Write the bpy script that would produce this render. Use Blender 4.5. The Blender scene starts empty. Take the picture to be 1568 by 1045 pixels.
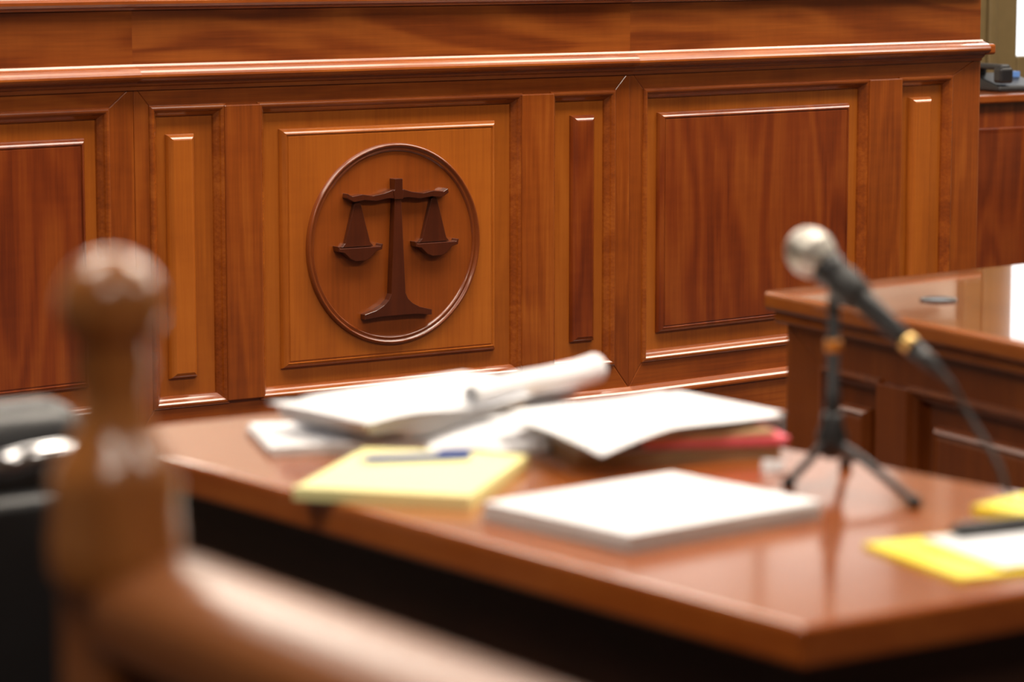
import bpy, math, random
from mathutils import Vector, Matrix
random.seed(7)
S=bpy.context.scene
try:
    S.view_settings.view_transform='Standard'
except Exception: pass
COL=S.collection

# ---------------------------------------------------------------- materials
def new_mat(name):
    m=bpy.data.materials.new(name); m.use_nodes=True
    nt=m.node_tree; b=nt.nodes['Principled BSDF']
    return m,nt,b
def plain(name,col,rough=.5,metal=0,coat=0,var=0.0,vscale=20,bump=0,emis=0,spec=.5):
    m,nt,b=new_mat(name)
    b.inputs['Roughness'].default_value=rough; b.inputs['Metallic'].default_value=metal
    b.inputs['Coat Weight'].default_value=coat
    b.inputs['Specular IOR Level'].default_value=spec
    tc=nt.nodes.new('ShaderNodeTexCoord'); nz=nt.nodes.new('ShaderNodeTexNoise')
    nz.inputs['Scale'].default_value=vscale; nz.inputs['Detail'].default_value=4
    nt.links.new(tc.outputs['Object'],nz.inputs['Vector'])
    cr=nt.nodes.new('ShaderNodeValToRGB')
    cr.color_ramp.elements[0].position=.3; cr.color_ramp.elements[1].position=.7
    cr.color_ramp.elements[0].color=tuple(c*(1-var) for c in col)+(1,)
    cr.color_ramp.elements[1].color=tuple(min(1,c*(1+var)) for c in col)+(1,)
    nt.links.new(nz.outputs['Fac'],cr.inputs['Fac']); nt.links.new(cr.outputs['Color'],b.inputs['Base Color'])
    if bump:
        bp=nt.nodes.new('ShaderNodeBump'); bp.inputs['Strength'].default_value=bump; bp.inputs['Distance'].default_value=.002
        nt.links.new(nz.outputs['Fac'],bp.inputs['Height']); nt.links.new(bp.outputs['Normal'],b.inputs['Normal'])
    if emis:
        b.inputs['Emission Color'].default_value=tuple(col)+(1,); b.inputs['Emission Strength'].default_value=emis
    return m
def wood(name,axis,dark,mid,light,rough=.28,coat=.6,scale=1.0,figure=.5,croug=.10,blotch=.5):
    m,nt,b=new_mat(name); N=nt.nodes.new; L=nt.links.new
    tc=N('ShaderNodeTexCoord'); oi=N('ShaderNodeObjectInfo')
    mul=N('ShaderNodeMath'); mul.operation='MULTIPLY'; mul.inputs[1].default_value=37.0
    L(oi.outputs['Random'],mul.inputs[0])
    add=N('ShaderNodeVectorMath'); add.operation='ADD'
    L(tc.outputs['Object'],add.inputs[0]); L(mul.outputs[0],add.inputs[1])
    def mapped(a,c):
        mp=N('ShaderNodeMapping')
        s=[c*scale]*3; s['xyz'.index(axis)]=a*scale
        mp.inputs['Scale'].default_value=s; L(add.outputs[0],mp.inputs['Vector']); return mp
    n1=N('ShaderNodeTexNoise'); n1.inputs['Scale'].default_value=1; n1.inputs['Detail'].default_value=2; n1.inputs['Distortion'].default_value=.4
    L(mapped(.9,5).outputs[0],n1.inputs['Vector'])
    mm=N('ShaderNodeMath'); mm.operation='MULTIPLY'; mm.inputs[1].default_value=46
    L(n1.outputs['Fac'],mm.inputs[0])
    sn=N('ShaderNodeMath'); sn.operation='SINE'; L(mm.outputs[0],sn.inputs[0])
    n2=N('ShaderNodeTexNoise'); n2.inputs['Scale'].default_value=1; n2.inputs['Detail'].default_value=6; n2.inputs['Roughness'].default_value=.65
    L(mapped(4,130).outputs[0],n2.inputs['Vector'])
    n3=N('ShaderNodeTexNoise'); n3.inputs['Scale'].default_value=1; n3.inputs['Detail'].default_value=2
    L(mapped(45,9).outputs[0],n3.inputs['Vector'])
    def madd(src,k,base):
        q=N('ShaderNodeMath'); q.operation='MULTIPLY_ADD'; q.inputs[1].default_value=k
        L(src,q.inputs[0])
        if isinstance(base,float): q.inputs[2].default_value=base
        else: L(base,q.inputs[2])
        return q.outputs[0]
    v=madd(n1.outputs['Fac'],blotch,.52-.5*(blotch+.5+.12))
    v=madd(sn.outputs[0],.10*figure,v)
    v=madd(n2.outputs['Fac'],.50,v)
    v=madd(n3.outputs['Fac'],.12,v)
    cr=N('ShaderNodeValToRGB'); e=cr.color_ramp.elements
    e[0].position=.25; e[0].color=dark+(1,); e[1].position=.80; e[1].color=light+(1,)
    k=e.new(.52); k.color=mid+(1,)
    L(v,cr.inputs['Fac']); L(cr.outputs['Color'],b.inputs['Base Color'])
    b.inputs['Roughness'].default_value=rough
    b.inputs['Coat Weight'].default_value=coat; b.inputs['Coat Roughness'].default_value=croug
    bp=N('ShaderNodeBump'); bp.inputs['Strength'].default_value=.05; bp.inputs['Distance'].default_value=.001
    L(n2.outputs['Fac'],bp.inputs['Height']); L(bp.outputs['Normal'],b.inputs['Normal'])
    return m
D=(.115,.020,.003); Mi=(.235,.050,.0055); Li=(.36,.098,.012)
W_X=wood('bench_wood_horizontal','x',D,Mi,Li)
W_M=wood('bench_moulding','x',D,Mi,Li,rough=.25,coat=.8,croug=.16)
W_Z=wood('bench_wood_vertical','z',D,Mi,Li)
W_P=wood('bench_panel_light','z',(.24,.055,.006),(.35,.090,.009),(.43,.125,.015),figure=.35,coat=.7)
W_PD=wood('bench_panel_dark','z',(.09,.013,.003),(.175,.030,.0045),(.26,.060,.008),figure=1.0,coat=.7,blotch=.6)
W_BAND=wood('bench_band','x',(.075,.013,.0025),(.155,.032,.0045),(.25,.064,.009),figure=1.6,blotch=.65)
W_DISC=wood('bench_disc','z',(.16,.032,.004),(.24,.052,.006),(.29,.072,.009),figure=.3,coat=.5)
W_RING=wood('emblem_ring_wood','z',(.11,.020,.003),(.17,.034,.005),(.22,.050,.007),figure=.3,coat=.7)
W_SC=wood('scales_wood','z',(.038,.007,.002),(.06,.011,.003),(.09,.017,.004),figure=.3)
W_TAB=wood('table_wood','y',(.24,.050,.008),(.36,.085,.013),(.46,.13,.022),rough=.18,coat=.8,scale=.8,croug=.09)
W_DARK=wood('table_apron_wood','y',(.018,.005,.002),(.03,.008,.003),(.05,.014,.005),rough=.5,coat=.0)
W_DESK=wood('desk_wood','z',(.11,.022,.004),(.19,.042,.006),(.28,.073,.011))
W_DTOP=wood('desk_top_wood','y',(.24,.055,.008),(.34,.09,.013),(.44,.13,.022),rough=.14,coat=1.0,croug=.03)
W_RAIL=wood('rail_wood','y',(.18,.048,.010),(.27,.085,.020),(.36,.125,.034),rough=.34,coat=.35,croug=.2)
W_FIN=wood('finial_wood','z',(.28,.085,.018),(.40,.145,.035),(.50,.20,.055),rough=.25,coat=.7)
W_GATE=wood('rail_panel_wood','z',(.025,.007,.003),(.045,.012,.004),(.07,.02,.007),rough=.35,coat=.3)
M_PAPER=plain('paper',(.88,.89,.93),.7,var=.02)
M_PEDGE=plain('paper_edges',(.68,.66,.64),.8,var=.15,vscale=300)
M_YEL=plain('yellow_paper',(.93,.87,.42),.7,var=.02)
M_YELB=plain('yellow_bright',(.95,.78,.015),.45,var=.03)
M_MAN=plain('manila',(.50,.33,.17),.7,var=.06)
M_PINK=plain('red_folder',(.85,.12,.17),.6,var=.05)
M_BLUE=plain('pen_blue',(.08,.14,.55),.3)
M_BLACK=plain('black_plastic',(.012,.012,.014),.38,var=.1)
M_RUB=plain('black_rubber',(.015,.015,.016),.6,var=.1)
M_GREY=plain('grey_paper',(.40,.41,.46),.6,var=.05)
M_CHR=plain('chrome',(.7,.7,.72),.15,metal=1)
M_GOLD=plain('gold_ring',(.75,.50,.18),.3,metal=.8)
M_ORR=plain('amber_ring',(.55,.20,.02),.4,metal=.3)
M_LEA=plain('black_leather',(.010,.010,.012),.4,coat=.1,var=.2,vscale=120,bump=.3)
M_WALL=plain('wall_paint',(.72,.66,.58),.8,var=.02,vscale=4)
M_WALLD=plain('wall_paint_dark',(.30,.22,.15),.8,var=.05,vscale=4)
M_CEIL=plain('ceiling_tile',(.75,.73,.70),.9,var=.02,vscale=8)
M_CARP=plain('carpet',(.026,.011,.008),.95,var=.35,vscale=220,bump=.6)
M_FRAME=plain('window_frame_paint',(.20,.14,.06),.5,var=.05)
M_GLOW=plain('daylight_pane',(.90,.95,1.0),.3,emis=1.3)
M_GLOW2=plain('reflection_glow_pane',(.95,.90,.86),.3,emis=.55)  # dim glow for the added pane that the table top reflects
M_LAMP=plain('lamp_diffuser',(1,.95,.86),.4,emis=4.0)
def grille():
    m,nt,b=new_mat('mic_grille'); N=nt.nodes.new
    b.inputs['Metallic'].default_value=.9; b.inputs['Roughness'].default_value=.4
    tc=N('ShaderNodeTexCoord'); vo=N('ShaderNodeTexVoronoi'); vo.inputs['Scale'].default_value=420
    nt.links.new(tc.outputs['Object'],vo.inputs['Vector'])
    cr=N('ShaderNodeValToRGB'); cr.color_ramp.elements[0].color=(.10,.09,.08,1); cr.color_ramp.elements[0].position=.15
    cr.color_ramp.elements[1].color=(.55,.52,.47,1); cr.color_ramp.elements[1].position=.55
    nt.links.new(vo.outputs['Distance'],cr.inputs['Fac']); nt.links.new(cr.outputs['Color'],b.inputs['Base Color'])
    bp=N('ShaderNodeBump'); bp.inputs['Strength'].default_value=.5; bp.inputs['Distance'].default_value=.001
    nt.links.new(vo.outputs['Distance'],bp.inputs['Height']); nt.links.new(bp.outputs['Normal'],b.inputs['Normal'])
    return m
M_GRI=grille()

# ---------------------------------------------------------------- helpers
def empty(name,loc=(0,0,0),rz=0,parent=None):
    o=bpy.data.objects.new(name,None); COL.objects.link(o); o.location=loc; o.rotation_euler=(0,0,rz)
    o.empty_display_size=.1
    if parent: o.parent=parent
    return o
def mk(name,v,f,mat,parent=None,smooth=False,bevel=0,seg=2,loc=None,rot=None,mats=None,fm=None):
    me=bpy.data.meshes.new(name); me.from_pydata([tuple(a) for a in v],[],f); me.update()
    o=bpy.data.objects.new(name,me); COL.objects.link(o)
    if mats:
        for q in mats: me.materials.append(q)
        for i,p in enumerate(me.polygons): p.material_index=fm[i]
    else: me.materials.append(mat)
    import bmesh
    bm=bmesh.new(); bm.from_mesh(me); bmesh.ops.recalc_face_normals(bm,faces=bm.faces); bm.to_mesh(me); bm.free()
    if smooth:
        for p in me.polygons: p.use_smooth=True
    if bevel:
        md=o.modifiers.new('bevel','BEVEL'); md.width=bevel; md.segments=seg; md.limit_method='ANGLE'; md.angle_limit=math.radians(35)
    if parent: o.parent=parent
    if loc: o.location=loc
    if rot: o.rotation_euler=rot
    return o
def prism(name,poly,a0,a1,mat,parent=None,plane='xz',bevel=0,seg=2,**k):
    n=len(poly)
    def P(u,w,a):
        if plane=='xz': return (u,a,w)
        if plane=='xy': return (u,w,a)
        return (a,u,w)
    v=[P(u,w,a0) for u,w in poly]+[P(u,w,a1) for u,w in poly]
    f=[list(range(n)),list(range(2*n-1,n-1,-1))]+[[i,(i+1)%n,n+(i+1)%n,n+i] for i in range(n)]
    return mk(name,v,f,mat,parent,bevel=bevel,seg=seg,**k)
def box(name,x0,x1,y0,y1,z0,z1,mat,parent=None,bevel=0,seg=2,**k):
    return prism(name,[(x0,y0),(x1,y0),(x1,y1),(x0,y1)],z0,z1,mat,parent,'xy',bevel,seg,**k)
def rings(name,x0,x1,z0,z1,prof,mat,parent,cap=True):
    v=[];f=[]
    for d,o in prof:
        v+=[(x0+d,-o,z0+d),(x1-d,-o,z0+d),(x1-d,-o,z1-d),(x0+d,-o,z1-d)]
    for i in range(len(prof)-1):
        for j in range(4):
            a=4*i+j;b=4*i+(j+1)%4
            f.append([a,b,b+4,a+4])
    if cap:
        k=4*(len(prof)-1); f.append([k,k+1,k+2,k+3])
    return mk(name,v,f,mat,parent)
def lathe(name,prof,mat,parent=None,origin=(0,0,0),axis=(0,0,1),n=40,smooth=True):
    ax=Vector(axis).normalized(); q=Vector((0,0,1)).rotation_difference(ax)
    v=[];f=[]
    for t,r in prof:
        for i in range(n):
            a=2*math.pi*i/n; v.append(Vector(origin)+q@Vector((r*math.cos(a),r*math.sin(a),t)))
    for i in range(len(prof)-1):
        for j in range(n):
            a=i*n+j;b=i*n+(j+1)%n
            f.append([a,b,b+n,a+n])
    f.append(list(range(n))); f.append(list(range((len(prof)-1)*n,len(prof)*n)))
    o=mk(name,v,f,mat,parent,smooth=smooth)
    return o
def tube(name,pts,r,mat,parent=None,smooth=True,cyc=False):
    cu=bpy.data.curves.new(name,'CURVE'); cu.dimensions='3D'; cu.bevel_depth=r; cu.bevel_resolution=4; cu.resolution_u=16; cu.use_fill_caps=True
    sp=cu.splines.new('BEZIER' if smooth else 'POLY')
    if smooth:
        sp.bezier_points.add(len(pts)-1)
        for b,p in zip(sp.bezier_points,pts): b.co=p; b.handle_left_type=b.handle_right_type='AUTO'
    else:
        sp.points.add(len(pts)-1)
        for b,p in zip(sp.points,pts): b.co=tuple(p)+(1,)
    cu.materials.append(mat)
    o=bpy.data.objects.new(name,cu); COL.objects.link(o)
    if parent: o.parent=parent
    return o

# ---------------------------------------------------------------- room shell
X0,X1,Y0,Y1,ZC=-7.0,7.0,-9.5,2.6,3.1
box('floor',X0,X1,Y0,Y1,-.1,0,M_CARP)
box('ceiling',X0,X1,Y0,Y1,ZC,ZC+.1,M_CEIL)
box('wall_left',X0-.1,X0,Y0,Y1,0,ZC,M_WALLD)
box('wall_right',X1,X1+.1,Y0,Y1,0,ZC,M_WALLD)
box('wall_front',X0,X1,Y0-.1,Y0,0,ZC,M_WALLD)
wb=empty('wall_back')
def wpart(i,a,b_,c,d): box('wall_part_%d'%i,a,b_,Y1,Y1+.1,c,d,M_WALL,wb)
wpart(1,X0,2.5,0,ZC); wpart(2,2.5,4.0,0,1.85); wpart(3,2.5,4.0,2.85,ZC); wpart(4,4.0,4.5,0,ZC)
wpart(5,4.5,5.9,0,.83); wpart(6,4.5,5.9,2.85,ZC); wpart(7,5.9,X1,0,ZC)
def window(nm,a,b_,c,d,fl,glow):
    w=empty(nm)
    box('pane',a,b_,Y1+.05,Y1+.07,c,d,glow,w)
    m=(a+b_)/2
    for i,(p,q,s,t) in enumerate([(a-fl,a+.04,c-.09,d+.1),(b_-.02,b_+.14,c-.09,d+.1),(a+.04,b_-.02,c-.09,c+.02),(a+.04,b_-.02,d-.02,d+.1),(m-.02,m+.02,c+.02,d-.02)]):
        box('frame_%d'%i,p,q,Y1-.05,Y1-.002,s,t,M_FRAME,w,bevel=.008)
    box('frame_bead',a-fl*.6,a-fl*.4,Y1-.07,Y1-.05,c-.05,d+.06,M_FRAME,w,bevel=.008)
    box('sill',a-fl-.05,b_+.2,Y1-.11,Y1-.05,c-.13,c-.09,M_FRAME,w,bevel=.006)
window('window_1',4.5,5.9,.83,2.85,.22,M_GLOW)
window('added_glow_window',2.5,4.0,1.85,2.85,.1,M_GLOW2)  # unseen glowing opening, added to put a pale reflection on the table
def clight(x,y,sx,sy,e,col=(1,.88,.73)):
    r=empty('ceiling_light')
    r.location=(x,y,ZC)
    box('housing',-sx/2-.03,sx/2+.03,-sy/2-.03,sy/2+.03,-.05,-.001,M_CEIL,r,bevel=.005)
    box('diffuser',-sx/2,sx/2,-sy/2,sy/2,-.06,-.05,M_LAMP,r)
    l=bpy.data.lights.new('lamp','AREA'); l.shape='RECTANGLE'; l.size=sx; l.size_y=sy; l.energy=e; l.color=col
    o=bpy.data.objects.new('lamp',l); COL.objects.link(o); o.parent=r; o.location=(0,0,-.075)
for x,e in ((-1.6,54),(.35,60),(2.3,60),(4.25,54)): clight(x,-.85,1.75,1.1,e)
for x,e in ((-3.6,34),(-1.2,62),(1.2,52)): clight(x,-3.9,1.2,.6,e)
for x in (-4.2,-1.2): clight(x,-6.6,1.2,.6,20)
clight(4.6,1.2,1.0,.5,18); clight(-.5,1.5,2.4,.4,42)  # unseen wash lights added to brighten the back wall that the table reflects

# ---------------------------------------------------------------- judge bench
bench=empty('judge_bench')
def facet(tag,ox,oy,ang,x0,x1,bays,pils,panels,open_l,open_r,cl,cr_,darks,emblem=False):
    """local frame: x along the front, -y towards the room"""
    g=empty('front_'+tag,(ox,oy,0),ang,bench)
    zb,zt=.202,.926
    B=.0025
    box('backing_'+tag,x0,x1,.022,.07,0,1.165,W_X,g)
    for i,(a,b_) in enumerate(bays):
        box('bed_%s_%d'%(tag,i),a-.002,b_+.002,.018,.03,zb-.002,zt+.002,W_P,g)
        prof=[(-.008,-.002),(-.007,.004),(-.004,.007),(-.001,.008),(.003,.0075),(.007,.004),(.0095,-.001),(.012,-.004),(.015,-.007),(.019,-.012),(.021,-.0185)]
        rings('opening_moulding_%s_%d'%(tag,i),a,b_,zb,zt,prof,W_M,g,cap=False)
    zbb,ztt=.13,.985
    prism('top_rail_'+tag,[(x0,ztt),(x1,ztt),(open_r,zt),(open_l,zt)],0,.03,W_X,g,bevel=B)
    prism('bottom_rail_'+tag,[(x0,zbb),(x1,zbb),(open_r,zb),(open_l,zb)],0,.03,W_X,g,bevel=B)
    prism('stile_l_'+tag,[(x0,zbb),(open_l,zb),(open_l,zt),(x0,ztt)],0,.03,W_Z,g,bevel=B)
    prism('stile_r_'+tag,[(x1,zbb),(open_r,zb),(open_r,zt),(x1,ztt)],0,.03,W_Z,g,bevel=B)
    for i,(a,b_) in enumerate(pils):
        box('pilaster_%s_%d'%(tag,i),a,b_,-.012,.03,zb-.001,zt+.004,W_Z,g,bevel=.003)
    for i,(a,b_,c,d) in enumerate(panels):
        prof=[(0,-.019),(0,-.015),(.001,-.011),(.0035,-.0065),(.007,-.0025),(.0105,.0003),(.0135,.0013),(.015,-.002),(.018,-.002),(.0195,.0)]
        if b_-a<.12: prof=[(0,-.019),(0,-.014),(.001,-.010),(.0035,-.0055),(.007,-.0015),(.011,.0015),(.014,.003)]
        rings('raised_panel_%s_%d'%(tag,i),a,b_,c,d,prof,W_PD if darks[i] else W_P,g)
    def sweep(nm,prof,mat):
        n=len(prof); v=[(x0-o*cl,-o,z) for o,z in prof]+[(x1+o*cr_,-o,z) for o,z in prof]
        f=[[i,i+1,n+i+1,n+i] for i in range(n-1)]+[list(range(n)),list(range(n,2*n))]
        mk(nm+tag,v,f,mat,g)
    sweep('ledge_',[(-.02,.972),(.006,.972),(.009,.980),(.016,.984),(.022,.992),(.034,.996),(.040,1.000),(.0425,1.005),(.042,1.010),(.0395,1.015),(.035,1.020),(.029,1.024),(.022,1.0265),(.012,1.029),(.009,1.034),(-.02,1.036)],W_M)
    sweep('band_',[(-.02,1.03),(-.001,1.03),(-.001,1.166),(-.02,1.166)],W_BAND)
    sweep('cap_',[(-.05,1.163),(.006,1.163),(.010,1.168),(.020,1.171),(.026,1.177),(.026,1.184),(.020,1.190),(-.05,1.192)],W_M)
    sweep('plinth_',[(-.02,.001),(.016,.001),(.016,.100),(.020,.104),(.026,.108),(.026,.113),(.0235,.118),(.019,.123),(.012,.128),(.006,.133),(-.02,.135)],W_M)
    box('desk_top_'+tag,x0,x1,.05,.62,1.15,1.19,W_X,g)
    if emblem:
        pv=-.001; cz=.562
        prof=[(.258,pv-.002),(.257,pv+.005),(.255,pv+.010),(.252,pv+.0125),(.249,pv+.012),(.2465,pv+.007),(.244,pv+.0055),(.241,pv+.008),(.238,pv+.0075),(.235,pv+.001)]
        n=96; v=[];f=[]
        for r,o in prof:
            for k in range(n):
                t=2*math.pi*k/n; v.append((r*math.cos(t),-o,cz+r*math.sin(t)))
        for i in range(len(prof)-1):
            for k in range(n):
                a=i*n+k;b_=i*n+(k+1)%n; f.append([a,b_,b_+n,a+n])
        mk('emblem_ring',v,f,W_RING,g,smooth=True)
        v=[(.236*math.cos(2*math.pi*k/n),-(pv+.0012),cz+.236*math.sin(2*math.pi*k/n)) for k in range(n)]
        mk('emblem_disc',v,[list(range(n))],W_DISC,g)
        R=.25
        def ex(nm,pts,o0,o1):
            prism(nm,[(u*R,cz+w_*R) for u,w_ in pts],-o1,-o0,W_SC,g,bevel=.0012,seg=2)
        def mir(p): return p+[(-u,w_) for u,w_ in reversed(p)]
        ex('scales_post',mir([(-.036,.50),(-.085,-.50),(-.115,-.56),(-.17,-.61),(-.26,-.655),(-.40,-.69),(-.40,-.745),(-.2,-.725)]),0,.022)
        ex('scales_post_head',mir([(-.046,.67),(-.046,.56),(-.06,.55),(-.05,.46)]),0,.026)
        ex('scales_beam',mir([(-.06,.56),(-.16,.53),(-.30,.51),(-.42,.53),(-.54,.515),(-.595,.545),(-.605,.50),(-.56,.475),(-.52,.455),(-.40,.47),(-.26,.455),(-.12,.475),(-.05,.47)]),0,.024)
        for s,nm in ((-1,'l'),(1,'r')):
            t=[(s*.455,.47),(s*.42,.44),(s*.31,.04),(s*.27,.0),(s*.64,.0),(s*.60,.04),(s*.49,.44)]
            ex('scales_cords_'+nm,t,0,.013)
            pan=[(s*.19,.02),(s*.20,-.035),(s*.27,-.05),(s*.34,-.115),(s*.40,-.14),(s*.51,-.14),(s*.57,-.115),(s*.64,-.05),(s*.71,-.035),(s*.72,.02),(s*.70,.02),(s*.69,-.005),(s*.22,-.005),(s*.21,.02)]
            ex('scales_pan_'+nm,pan,0,.026)
    return g
t3=math.tan(math.radians(3)); t35=math.tan(math.radians(3.5))
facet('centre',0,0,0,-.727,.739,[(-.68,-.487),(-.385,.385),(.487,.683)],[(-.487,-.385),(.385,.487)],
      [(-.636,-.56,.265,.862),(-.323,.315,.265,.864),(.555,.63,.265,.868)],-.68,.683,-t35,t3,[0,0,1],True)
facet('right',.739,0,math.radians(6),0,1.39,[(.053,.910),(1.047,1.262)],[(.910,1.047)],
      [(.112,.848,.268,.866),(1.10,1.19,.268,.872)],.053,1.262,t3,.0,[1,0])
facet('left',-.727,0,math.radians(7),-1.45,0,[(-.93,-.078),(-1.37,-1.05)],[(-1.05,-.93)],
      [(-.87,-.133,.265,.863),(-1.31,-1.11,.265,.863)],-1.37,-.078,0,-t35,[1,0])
re=empty('end_return',(.739+1.39*math.cos(math.radians(6)),1.39*math.sin(math.radians(6)),0),math.radians(6),bench)
box('end_panel',-.03,-.002,.03,.62,0,1.16,W_Z,re)
box('end_stile',-.006,.010,.005,.12,.02,1.0,W_Z,re,bevel=.003)
box('end_stile_2',-.006,.010,.50,.62,.02,1.0,W_Z,re,bevel=.003)
box('end_ledge',-.01,.034,-.034,.62,.99,1.022,W_M,re,bevel=.008,seg=3)

# ---------------------------------------------------------------- side cabinet and phone on the far right
cab=empty('low_partition',(0,0,0))
box('body',2.75,5.2,1.22,1.6,0,.765,W_PD,cab)
box('top',2.72,5.23,1.18,1.64,.765,.795,W_X,cab,bevel=.008,seg=3)
for i in range(4):
    a=2.82+i*.6
    rings('panel_%d'%i,a,a+.5,.15,.68,[(0,-1.218),(0,-1.208),(.006,-1.204),(.02,-1.206)],W_PD,cab)
ph=empty('desk_telephone',(3.38,1.38,.7955),math.radians(-10))
prism('base',[(-.10,0),(.10,0),(.10,.06),(-.10,.02)],-.09,.09,M_BLACK,ph,'yz' ,bevel=.008)
box('handset_grip',-.085,-.04,-.10,.10,.075,.095,M_BLACK,ph,bevel=.009,seg=3)
box('handset_ear',-.09,-.035,.06,.11,.05,.09,M_BLACK,ph,bevel=.01,seg=3)
box('handset_mouth',-.09,-.035,-.11,-.06,.03,.085,M_BLACK,ph,bevel=.01,seg=3)
box('display',.0,.075,.02,.06,.045,.065,plain('phone_display',(.12,.25,.6),.3),ph)

# ---------------------------------------------------------------- counsel table
tab=empty('counsel_table')
tp=[(-2.452,-3.28),(-1.88,-3.28),(-1.75,-4.527),(-2.374,-4.527)]
def inset(poly,d):
    n=len(poly); cx=sum(p[0] for p in poly)/n; cy=sum(p[1] for p in poly)/n
    return [(p[0]+(d if p[0]<cx else -d),p[1]+(d if p[1]<cy else -d)) for p in poly]
prism('top',tp,.722,.76,W_TAB,tab,'xy',bevel=.006,seg=3)
a=inset(tp,.05); b2=inset(tp,.07)
for i in range(4):
    j=(i+1)%4
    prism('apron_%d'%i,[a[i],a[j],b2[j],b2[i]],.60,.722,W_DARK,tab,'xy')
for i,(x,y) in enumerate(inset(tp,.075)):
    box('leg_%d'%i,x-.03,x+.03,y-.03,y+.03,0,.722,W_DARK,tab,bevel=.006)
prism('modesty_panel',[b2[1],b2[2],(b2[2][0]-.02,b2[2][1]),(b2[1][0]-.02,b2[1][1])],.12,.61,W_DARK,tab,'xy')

# ---------------------------------------------------------------- clerk desk
dk=empty('clerk_desk')
A=Vector((-.894,-2.617)); un=Vector((-.121,-.993)); ur=Vector((.9948,.1018))
def dp(s,t): p=A+un*s+ur*t; return (p.x,p.y)
prism('top',[dp(0,0),dp(1.25,0),dp(1.25,.95),dp(0,1.25)],.728,.76,W_DTOP,dk,'xy',bevel=.008,seg=3)
prism('top_moulding',[dp(.014,.014),dp(1.23,.014),dp(1.23,.93),dp(.014,1.23)],.708,.729,W_DTOP,dk,'xy',bevel=.005,seg=2)
prism('body',[dp(.05,.06),dp(1.2,.06),dp(1.2,.88),dp(.05,1.18)],0,.709,W_DESK,dk,'xy')
o0=dp(.03,.034); angd=math.atan2(un.y,un.x)
side=empty('panelled_side',(o0[0],o0[1],0),angd,dk)
def dframe(g,L,bays,pils,panels,ol,orr):
    zb,zt=.12,.645
    for i,(p,q) in enumerate(bays):
        rings('opening_moulding_%d'%i,p,q,zb,zt,[(-.006,-.002),(-.006,.004),(.002,.006),(.008,.0),(.014,-.003),(.016,-.018)],W_DESK,g,cap=False)
        box('bed_%d'%i,p,q,.016,.03,zb,zt,W_DESK,g)
    prism('top_rail',[(0,.708),(L,.708),(orr,zt),(ol,zt)],0,.026,W_DESK,g,bevel=.002)
    prism('bottom_rail',[(0,.02),(L,.02),(orr,zb),(ol,zb)],0,.026,W_DESK,g,bevel=.002)
    prism('stile_l',[(0,.02),(ol,zb),(ol,zt),(0,.708)],0,.026,W_DESK,g,bevel=.002)
    prism('stile_r',[(L,.02),(orr,zb),(orr,zt),(L,.708)],0,.026,W_DESK,g,bevel=.002)
    for i,(p,q) in enumerate(pils): box('pilaster_%d'%i,p,q,-.008,.026,zb,zt,W_DESK,g,bevel=.002)
    for i,(p,q) in enumerate(panels):
        rings('raised_panel_%d'%i,p,q,zb+.06,zt-.05,[(0,-.019),(0,-.010),(.003,-.004),(.008,.001),(.013,-.002),(.018,-.001)],W_DESK,g)
dframe(side,1.19,[(.11,.275),(.36,1.10)],[(.275,.36)],[(.150,.235),(.415,1.04)],.11,1.10)
gx,gy=-.749,-2.883
lathe('cable_grommet_rim',[(0,.030),(.003,.030),(.004,.027),(.004,.022),(0,.022)],M_BLACK,dk,(gx,gy,.7602))
lathe('cable_grommet_cap',[(0,.0215),(.002,.0215)],plain('grommet_grey',(.12,.15,.2),.4),dk,(gx,gy,.7602))

# ---------------------------------------------------------------- foreground rail with finial post
rl=empty('courtroom_railing')
px_,py_=-3.171,-4.856
lathe('finial',[(.955,.036),(.965,.040),(.985,.040),(1.004,.038),(1.016,.039),(1.026,.037),(1.036,.031),(1.046,.025),(1.056,.021),(1.068,.0195),(1.078,.020),(1.086,.0232)]+
      [(1.124+.0315*math.sin(t),.0315*math.cos(t)) for t in [math.radians(d) for d in range(-50,90,8)]]+[(1.1555,.001)],W_FIN,rl,(px_-.003,py_,0),n=48)
box('newel_post',px_-.026,px_+.044,py_-.035,py_+.035,0,.962,W_RAIL,rl,bevel=.008,seg=3)
pr=[]
for k in range(0,13):
    t=math.pi*k/12; pr.append((px_+.014+.047*math.cos(t),.948+.028*math.sin(t)))
pr+=[(px_-.032,.925),(px_-.020,.915),(px_+.048,.915),(px_+.060,.925)]
o=prism('handrail',pr,-8.2,py_-.02,W_RAIL,rl,'xz')
o.modifiers.new('bevel','BEVEL').width=.004
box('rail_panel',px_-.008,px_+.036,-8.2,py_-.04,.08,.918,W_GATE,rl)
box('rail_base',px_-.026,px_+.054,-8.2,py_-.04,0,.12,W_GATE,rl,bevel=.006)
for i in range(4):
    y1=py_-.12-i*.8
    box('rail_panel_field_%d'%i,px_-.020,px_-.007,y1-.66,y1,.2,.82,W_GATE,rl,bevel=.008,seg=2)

# ---------------------------------------------------------------- papers
def stack(name,cx,cy,ang,w,l,z0,n,th,jit,mat,edge,sides_mat=None,parent=None,rj=.01):
    v=[];f=[];fm=[]
    z=z0
    for i in range(n):
        dx,dy,da=random.uniform(-jit,jit),random.uniform(-jit,jit),random.uniform(-rj,rj)
        a=ang+da; c,s=math.cos(a),math.sin(a); k=len(v)
        for zz in (z,z+th*.92):
            for u,w_ in ((-w/2,-l/2),(w/2,-l/2),(w/2,l/2),(-w/2,l/2)):
                v.append((cx+dx+u*c-w_*s,cy+dy+u*s+w_*c,zz))
        f+=[[k,k+1,k+2,k+3],[k+4,k+5,k+6,k+7]]+[[k+j,k+(j+1)%4,k+4+(j+1)%4,k+4+j] for j in range(4)]
        fm+=[0,0,1,1,1,1]; z+=th
    return mk(name,v,f,None,parent,mats=[mat,edge],fm=fm)
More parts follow.
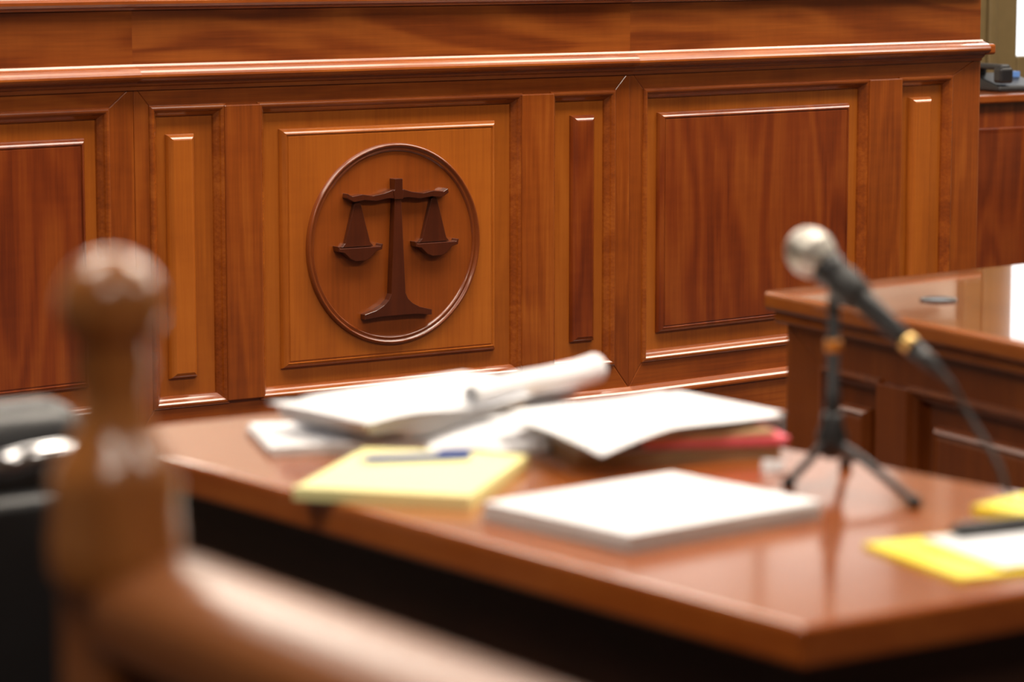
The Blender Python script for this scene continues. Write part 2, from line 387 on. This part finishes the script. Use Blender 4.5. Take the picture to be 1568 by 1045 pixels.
def sheet(name,cx,cy,ang,w,l,z0,fn,mat,parent=None,nu=28,nv=28):
    v=[];f=[]
    c,s=math.cos(ang),math.sin(ang)
    for i in range(nu+1):
        for j in range(nv+1):
            u=i/nu; t=j/nv; X,Y,Z=fn(u,t,w,l)
            v.append((cx+X*c-Y*s,cy+X*s+Y*c,z0+Z))
    for i in range(nu):
        for j in range(nv):
            a=i*(nv+1)+j; f.append([a,a+1,a+nv+2,a+nv+1])
    o=mk(name,v,f,mat,parent,smooth=True)
    md=o.modifiers.new('thick','SOLIDIFY'); md.thickness=.0006
    return o
r=math.radians
stack('paper_stack',-2.200,-4.078,r(6.5),.260,.216,.7605,16,.0011,.0012,M_PAPER,M_PEDGE)
lp=empty('legal_pad')
stack('pages',-2.290,-3.775,r(42),.252,.188,.7605,10,.0013,.0008,M_YEL,M_YEL,parent=lp)
stack('binding',-2.290-.121*math.cos(r(42)),-3.775-.121*math.sin(r(42)),r(42),.014,.190,.7605,1,.0146,0,M_YEL,M_YEL,parent=lp)
pen=empty('ballpoint_pen')
a0=Vector((-2.318,-3.704,.7778)); a1=Vector((-2.203,-3.750,.7778)); dd=(a1-a0)
lathe('barrel',[(0,.0008),(.008,.003),(.012,.004),(.085,.004),(.086,.0044),(.120,.0044),(.124,.003)],M_BLUE,pen,a0,dd,n=16)
box('clip',-.0015,.0015,-.002,.002,0,.035,M_BLUE,pen,loc=tuple(a0+dd*.70+Vector((0,0,.0045))),rot=(0,r(90),math.atan2(dd.y,dd.x)))

pa=empty('document_pile')
stack('white_binder',-2.190,-3.510,r(-20),.255,.17,.7605,3,.0035,.002,M_PAPER,M_PEDGE,parent=pa)
stack('grey_tablet',-2.150,-3.500,r(-14),.20,.15,.7712,1,.005,0,M_GREY,M_GREY,parent=pa)
stack('loose_sheets',-2.075,-3.49,r(8),.28,.19,.7765,6,.0014,.006,M_PAPER,M_PEDGE,parent=pa,rj=.06)
stack('side_brief',-2.145,-3.515,r(8),.235,.165,.785,9,.0016,.003,M_PAPER,M_PEDGE,parent=pa,rj=.03)
stack('thick_brief',-2.060,-3.460,r(14),.28,.185,.785,10,.0014,.004,M_PAPER,M_PEDGE,parent=pa,rj=.03)
def roll(u,t,w,l):
    z=.002+.002*math.sin(u*6)
    if t<.42:
        k=(.42-t)/.42; R=.012+.006*u; th_=k*.42*l/R
        return (u-.5)*w,(.42-.5)*l-R*math.sin(th_),z+R*(1-math.cos(th_))
    return (u-.5)*w,(t-.5)*l,z
sheet('rolled_page',-1.995,-3.545,r(17),.235,.20,.8005,roll,M_PAPER,pa)
def wav(u,t,w,l): return (u-.5)*w,(t-.5)*l,.003+.003*math.sin(u*7+t*2)+.004*(u*(1-t))-.006*max(0,.3-u)
sheet('wavy_sheet',-2.150,-3.520,r(8),.25,.185,.7995,wav,M_PAPER,pa)
def droop(u,t,w,l): return (u-.5)*w,(t-.5)*l,.024*t**1.5-.004+.003*math.sin(u*6)
sheet('drooping_sheet',-2.10,-3.625,r(-30),.14,.10,.768,droop,M_PAPER,pa)
stack('lower_manila_folder',-1.935,-3.715,r(-21),.235,.24,.7605,3,.004,.003,M_MAN,M_MAN,parent=pa)
stack('manila_papers',-1.94,-3.712,r(-19),.225,.235,.7725,2,.0018,.003,M_PAPER,M_PEDGE,parent=pa)
stack('red_folder',-1.895,-3.735,r(-22),.165,.245,.7765,2,.0038,.001,M_PINK,M_PINK,parent=pa)
stack('upper_manila_folder',-1.950,-3.718,r(-17),.235,.235,.7845,2,.003,.003,M_MAN,M_MAN,parent=pa)
stack('court_papers',-1.955,-3.730,r(4),.25,.19,.791,7,.0014,.005,M_PAPER,M_PEDGE,parent=pa,rj=.06)
def sag(u,t,w,l):
    k=max(0,.40-u)/.40*max(0,.6-t)/.6
    return (u-.5)*w,(t-.5)*l,.002+.002*math.sin(u*5+t*3)-.018*k**1.2
sheet('top_sheet',-1.992,-3.760,r(7),.275,.195,.802,sag,M_PAPER,pa)
cl=empty('binder_clip')
prism('body',[(-.006,0),(.006,0),(.0015,.012),(-.0015,.012)],-.013,.013,M_PAPER,cl,'xz',bevel=.001)
tube('handle',[(-.006,-.008,.001),(-.022,0,.003),(-.006,.008,.001)],.0008,M_CHR,cl)
cl.location=(-1.93,-3.935,.7605); cl.rotation_euler=(0,0,r(30))

yf=empty('yellow_folder')
stack('cover',-2.005,-4.405,r(-10),.25,.17,.7605,2,.002,.001,M_YELB,M_YELB,parent=yf)
stack('form_sheets',-1.975,-4.415,r(-10),.205,.140,.7647,3,.0012,.001,M_PAPER,M_PEDGE,parent=yf)
yn=empty('yellow_notepad')
stack('pages',-1.865,-4.315,r(12),.16,.11,.7690,7,.0016,.001,M_YELB,M_YELB,parent=yn)
mk_=empty('marker_pen')
lathe('body',[(0,.002),(.006,.005),(.01,.007),(.13,.007),(.135,.005)],M_BLACK,mk_,(-2.045,-4.345,.7757),(1,-.12,0),n=20)

# ---------------------------------------------------------------- microphone on tripod
mc=empty('microphone_stand')
P=Vector((-1.920,-4.0204,0)); 
lathe('pole',[(.790,.0075),(.86,.0075),(.861,.0062),(.955,.0062),(.957,.004)],M_BLACK,mc,(P.x,P.y,0),n=24)
lathe('height_collar',[(.902,.008),(.904,.0088),(.912,.0088),(.914,.008)],M_ORR,mc,(P.x,P.y,0),n=24)
lathe('hub',[(.786,.008),(.79,.013),(.800,.0165),(.812,.0165),(.820,.012),(.832,.0115),(.836,.008)],M_BLACK,mc,(P.x,P.y,0),n=24)
for i,(fx,fy) in enumerate([(-1.978,-4.020),(-1.941,-4.177),(-1.845,-3.955)]):
    d=Vector((fx-P.x,fy-P.y,0)); n_=d.normalized()
    a=P+n_*.010+Vector((0,0,.804)); b_=P+d*.35+Vector((0,0,.795)); c=P+d*.9+Vector((0,0,.771)); e=P+d+Vector((0,0,.7665))
    tube('leg_%d'%i,[a,b_,c,e],.0048,M_BLACK,mc)
    lathe('foot_%d'%i,[(0,.006),(.002,.0075),(.009,.0075),(.012,.005)],M_RUB,mc,(fx,fy,.7603),n=20)
ball=Vector((-1.9417,-4.0058,1.008)); end=Vector((-1.9077,-4.1247,.922)); ax=(end-ball).normalized(); Lm=(end-ball).length
lathe('grille',[(-.0265,.001),(-.026,.006),(-.024,.0115),(-.020,.0172),(-.014,.0220),(-.007,.0250),(0,.0258),(.003,.0262),(.007,.0262),(.009,.0250),(.014,.0235),(.022,.0195),(.026,.0175)],M_GRI,mc,ball,ax,n=40)
lathe('handle',[(.025,.0185),(.034,.0180),(.038,.0165),(.045,.0155),(.09,.0125),(Lm-.006,.0100),(Lm-.004,.0085)],M_BLACK,mc,ball,ax,n=32)
lathe('connector_ring',[(Lm-.003,.0094),(Lm-.001,.0102),(Lm+.005,.0102),(Lm+.007,.0093)],M_GOLD,mc,ball,ax,n=32)
lathe('connector',[(Lm+.006,.0092),(Lm+.035,.0088),(Lm+.038,.0070),(Lm+.052,.0050),(Lm+.055,.0035)],M_BLACK,mc,ball,ax,n=32)
cp=ball+ax*.062
lathe('clip',[(-.017,.0165),(-.015,.0182),(.015,.0172),(.017,.0155)],M_RUB,mc,cp,ax,n=28)
top=Vector((P.x,P.y,.955))
tube('clip_joint',[top-Vector((0,0,.01)),top+Vector((0,0,.003)),cp-Vector((0,0,.014))],.0075,M_BLACK,mc,smooth=False)
e1=ball+ax*(Lm+.05)
tube('cable',[e1,e1+ax*.012,(-1.8845,-4.189,.858),(-1.8823,-4.238,.806),(-1.886,-4.262,.775),(-1.880,-4.285,.7645),(-1.83,-4.33,.7635),(-1.79,-4.38,.7635)],.0030,M_RUB,mc)

# ---------------------------------------------------------------- office chair on the left of the table
ch=empty('office_chair',(-2.96,-3.58,0),r(2))
def rbox(nm,x0,x1,y0,y1,z0,z1,mat,bev,**k):
    o=box(nm,x0,x1,y0,y1,z0,z1,mat,ch,bevel=bev,seg=5,**k)
    for p in o.data.polygons: p.use_smooth=True
    return o
rbox('seat',-.25,.25,-.24,.25,.42,.52,M_LEA,.04)
rbox('backrest',-.24,.24,-.31,-.22,.50,.90,M_LEA,.04)
rbox('back_shell',-.20,.20,-.335,-.30,.52,.82,M_BLACK,.015)
tube('highlight_loop',[(.12,-.31,.845),(.12,-.345,.855),(.17,-.352,.862),(.215,-.345,.855),(.215,-.31,.845)],.011,M_CHR,ch)  # chrome loop added to stand in for an unidentified grey-white highlight
for s in (-1,1):
    rbox('arm_pad_%d'%s,s*.29-.03,s*.29+.03,-.18,.16,.66,.69,M_LEA,.012)
    tube('arm_frame_%d'%s,[(s*.24,-.1,.45),(s*.30,-.1,.47),(s*.30,-.08,.655)],.012,M_CHR,ch)
tube('back_bracket',[(0,-.12,.41),(0,-.30,.42),(0,-.335,.60)],.018,M_CHR,ch)
lathe('gas_lift',[(.09,.03),(.28,.03),(.281,.018),(.42,.018)],M_CHR,ch,(0,0,0),n=24)
for k in range(5):
    t=2*math.pi*k/5+.3; c,s=math.cos(t),math.sin(t)
    tube('base_leg_%d'%k,[(0,0,.11),(.16*c,.16*s,.10),(.29*c,.29*s,.075)],.017,M_BLACK,ch)
    lathe('caster_%d'%k,[(-.022,.02),(-.020,.028),(.020,.028),(.022,.02)],M_BLACK,ch,(.29*c,.29*s,.0285),(-s,c,0),n=20)

# ---------------------------------------------------------------- world, camera
wd=bpy.data.worlds.new('world'); S.world=wd; wd.use_nodes=True
wd.node_tree.nodes['Background'].inputs[0].default_value=(1,.9,.78,1); wd.node_tree.nodes['Background'].inputs[1].default_value=.1
cam=bpy.data.cameras.new('camera'); co=bpy.data.objects.new('camera',cam); COL.objects.link(co)
co.location=(-3.95,-6.44,1.34); co.rotation_euler=(math.radians(90-7.751),0,math.radians(-33.8))
cam.lens=105; cam.sensor_width=36; cam.clip_start=.05
cam.dof.use_dof=True; cam.dof.focus_distance=7.62; cam.dof.aperture_fstop=4.2; cam.dof.aperture_blades=9
S.camera=co
